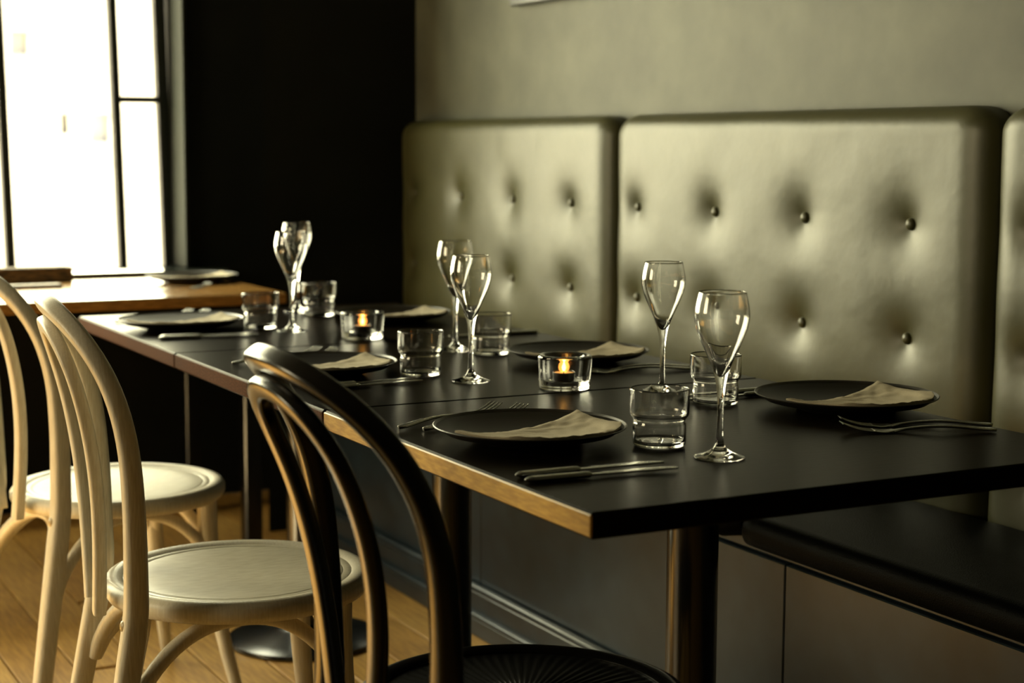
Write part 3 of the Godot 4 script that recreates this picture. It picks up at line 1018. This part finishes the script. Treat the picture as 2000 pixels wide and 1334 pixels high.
func settings() -> void:
	var T := TABLE_Y
	# ---- plates and their napkins ----
	var pm := make_plate()
	var plates := [
		[Vector3(1.103, T, -2.029), 1.0, "brown stoneware plate nearest the camera, laid before the black chair on the near table"],
		[Vector3(1.095, T, -2.805), 1.0, "brown plate just behind the top of the black chair's hoop, on the middle table"],
		[Vector3(1.690, T, -2.060), 1.055, "brown plate on the bench side of the near table, with a boldly ribbed napkin"],
		[Vector3(1.603, T, -2.756), 1.0, "brown plate on the bench side, right behind the nearer lit candle"],
		[Vector3(1.085, T, -3.645), 1.02, "brown plate at the window end of the tables, catching a pale glare"],
		[Vector3(1.583, T, -3.592), 1.0, "brown plate half hidden behind the farther lit candle, against the banquette"],
	]
	var nap_words := [
		"taupe napkin folded in a band on the plate nearest the camera",
		"taupe napkin folded on the plate behind the black chair's hoop",
		"taupe napkin with a raised fold on the bench side plate of the near table",
		"taupe napkin folded on the plate behind the nearer candle",
		"pale napkin folded on the plate at the window end of the tables",
		"pale napkin folded on the plate half hidden behind the farther candle",
	]
	var nm := [napkin_mesh(1), napkin_mesh(2)]
	var first: Node3D
	for k in plates.size():
		var p: Array = plates[k]
		if k == 0:
			first = thing("dinner_plate", p[2], "plate", p[0], 0.0, "brown stoneware plates on the dark tables")
			part("body", pm[0], M.plate_under, first)
			part("glaze", pm[1], M.plate_glaze, first)
		else:
			copy(first, "dinner_plate", p[2], p[0]).scale = Vector3(p[1], p[1], p[1])
		var n := tag(part("napkin", nm[k % 2], M.linen, self, p[0]), nap_words[k], "napkin", "folded napkins on the plates")
		n.scale = Vector3(p[1], p[1], p[1])
	# ---- champagne flutes ----
	var fm := flute_mesh()
	var flutes := [
		[Vector3(1.266, T, -1.800), "tulip champagne flute nearest the camera, standing at the table's near end"],
		[Vector3(1.509, T, -2.315), "tulip champagne flute standing right behind the nearest tumbler"],
		[Vector3(1.292, T, -2.595), "tulip champagne flute left of the nearer candle, in front of another flute"],
		[Vector3(1.463, T, -3.010), "tulip champagne flute half covered by the one left of the nearer candle"],
		[Vector3(1.290, T, -3.485), "blurred tulip flute in the far pair against the black wall, the shorter and nearer one"],
		[Vector3(1.455, T, -3.890), "blurred tulip flute in the far pair against the black wall, the one behind"],
	]
	for k in flutes.size():
		if k == 0:
			first = thing("champagne_flute", flutes[0][1], "glass", flutes[0][0], 0.0, "tulip champagne flutes")
			part("bowl_and_stem", fm[0], M.glass, first)
		else: copy(first, "champagne_flute", flutes[k][1], flutes[k][0])
	# ---- tumblers ----
	var tm := tumbler_mesh()
	var tumblers := [
		[Vector3(1.243, T, -1.912), "stepped water tumbler nearest the camera, beside the knives"],
		[Vector3(1.532, T, -2.193), "stepped water tumbler behind the nearest flute, by the bench side plate"],
		[Vector3(1.247, T, -2.708), "stepped water tumbler between the black chair's hoop plate and the flute pair"],
		[Vector3(1.500, T, -2.925), "stepped water tumbler behind the flute pair, against the olive banquette"],
		[Vector3(1.247, T, -3.570), "blurred stepped tumbler beside the plate at the window end"],
		[Vector3(1.468, T, -3.775), "blurred stepped tumbler right of the far flute pair, before the black wall"],
	]
	for k in tumblers.size():
		if k == 0:
			first = thing("water_tumbler", tumblers[0][1], "glass", tumblers[0][0], 0.0, "stepped water tumblers")
			part("cup", tm, M.glass, first)
		else: copy(first, "water_tumbler", tumblers[k][1], tumblers[k][0])
	# ---- candles in thick glass holders ----
	var hm := holder_mesh()
	var holders := [[Vector3(1.399, T, -2.450), "thick glass tealight holder in the middle of the picture, on the near join"], [Vector3(1.378, T, -3.290), "thick glass tealight holder farther away, right of the far flutes"]]
	var candle: Node3D
	for k in 2:
		if k == 0:
			first = thing("tealight_holder", holders[0][1], "candle holder", holders[0][0], 0.0, "thick glass tealight holders")
			part("cup", hm, M.glass, first)
			candle = make_candle()
			tag(candle, "lit tealight in the nearer glass holder", "candle", "lit tealights")
			candle.position = holders[0][0] + Vector3(-0.002, 0.0137, 0.0)
		else:
			copy(first, "tealight_holder", holders[1][1], holders[1][0])
			copy(candle, "tealight_candle", "lit tealight in the farther glass holder", holders[1][0] + Vector3(0.0, 0.0137, 0.0))
	# ---- cutlery ----
	var kn := knife_mesh()
	var knives := [
		[0.957, -1.797, -0.02, "table knife in the pair on the near corner, the one closer to the plate"],
		[0.953, -1.765, -0.06, "table knife in the pair on the near corner, the one closer to the table edge"],
		[1.000, -2.628, 0.10, "table knife beside the plate behind the black chair's hoop, closer to that plate"],
		[0.996, -2.600, 0.10, "table knife beside the plate behind the black chair's hoop, farther from that plate"],
		[0.985, -3.470, -0.12, "table knife lying before the plate at the window end, nearer the plate"],
		[0.975, -3.440, -0.12, "table knife lying before the plate at the window end, nearer the aisle chair"],
		[1.700, -2.262, PI - 0.02, "table knife at the bench side plate of the near table, the one behind"],
		[1.706, -2.230, PI + 0.02, "table knife at the bench side plate of the near table, closest to that plate"],
		[1.765, -3.212, PI - 0.03, "table knife standing out dark against the banquette, left of the candle-side plate"],
	]
	for k in knives.size():
		var q: Array = knives[k]
		if k == 0:
			first = thing("table_knife", q[3], "knife", Vector3(q[0], T, q[1]), q[2], "steel table knives")
			part("handle", kn[0], M.steel, first)
			part("blade", kn[1], M.steel, first)
		else: copy(first, "table_knife", q[3], Vector3(q[0], T, q[1]), q[2])
	var fk := fork_mesh()
	var forks := [
		[0.972, -2.188, 0.42, "fork behind the nearest plate, the left of two showing tines over its rim"],
		[0.998, -2.158, 0.40, "fork behind the nearest plate, the right of two showing tines over its rim"],
		[0.985, -2.985, 0.42, "fork behind the plate at the black hoop, the left tines of its pair"],
		[1.012, -2.960, 0.42, "fork behind the plate at the black hoop, the right tines of its pair"],
		[0.985, -3.835, 0.42, "blurred fork behind the window end plate, left tines"],
		[1.020, -3.812, 0.42, "blurred fork behind the window end plate, right tines"],
		[1.772, -1.822, PI - 0.47, "fork in front of the bench side plate, the farther of the pair"],
		[1.745, -1.786, PI - 0.45, "fork in front of the bench side plate, the nearer of the pair"],
		[1.740, -2.572, PI - 0.26, "fork beside the flute by the bench, the farther of the pair"],
		[1.722, -2.545, PI - 0.26, "fork beside the flute by the bench, the nearer of the pair"],
		[1.285, -4.565, 0.55, "fork glinting before the plate on the table by the window"],
	]
	for k in forks.size():
		var q: Array = forks[k]
		if k == 0:
			first = thing("table_fork", q[3], "fork", Vector3(q[0], T, q[1]), q[2], "steel table forks")
			part("handle", fk[0], M.steel, first)
			part("head", fk[1], M.steel, first)
			for tn in fk[2]: part("tine", tn, M.steel, first)
		else: copy(first, "table_fork", q[3], Vector3(q[0], T, q[1]), q[2])
	for o in get_children():
		if o.name.begins_with("table_fork"): o.scale = Vector3(1.12, 1.12, 1.12)
	# the table that stands across, by the window, has a plate of its own
	var fp := thing("dinner_plate", "pale glaring plate on the wooden table by the window", "plate", Vector3(1.49, T, -4.88))
	part("body", pm[0], M.plate_under, fp)
	part("glaze", pm[1], M.plate_glaze, fp)
	tag(part("napkin", nm[0], M.linen, self, Vector3(1.49, T, -4.88)), "pale napkin folded on the plate by the window", "napkin", "folded napkins on the plates")


func far_table() -> void:
	var T := TABLE_Y
	var t := thing("window_table", "honey-brown wooden table across by the window, glaring white", "table", Vector3(0.95, 0, -4.76))
	part("tabletop", box_mesh(Vector3(1.34, 0.03, 0.70), 0.004), M.pine_top, t, Vector3(0, T - 0.015, 0))
	for s in [-1, 1]:
		for r in [-1, 1]:
			part("leg", box_mesh(Vector3(0.05, T - 0.03, 0.05), 0.004), M.iron, t, Vector3(s * 0.58, (T - 0.03) / 2, r * 0.28))
	var bx := thing("wooden_box", "tan wooden box at the picture's left edge, below the bright window", "box", Vector3(1.00, T, -5.07))
	part("side_board", box_mesh(Vector3(0.34, 0.045, 0.012), 0.002), M.tan_wood, bx, Vector3(0, 0.0225, 0.02))
	part("side_board", box_mesh(Vector3(0.34, 0.045, 0.012), 0.002), M.tan_wood, bx, Vector3(0, 0.0225, -0.02))
	for s in [-1, 1]: part("end_board", box_mesh(Vector3(0.012, 0.045, 0.028), 0.002), M.tan_wood, bx, Vector3(s * 0.164, 0.0225, 0))
	part("base_board", box_mesh(Vector3(0.316, 0.008, 0.028), 0.002), M.tan_wood, bx, Vector3(0, 0.004, 0))
	tag(part("folded_napkin", box_mesh(Vector3(0.19, 0.010, 0.05), 0.004), M.tan_wood, self, Vector3(1.00, T + 0.005, -4.87)), "narrow brown folded cloth lying before the tan box on the window table", "napkin")
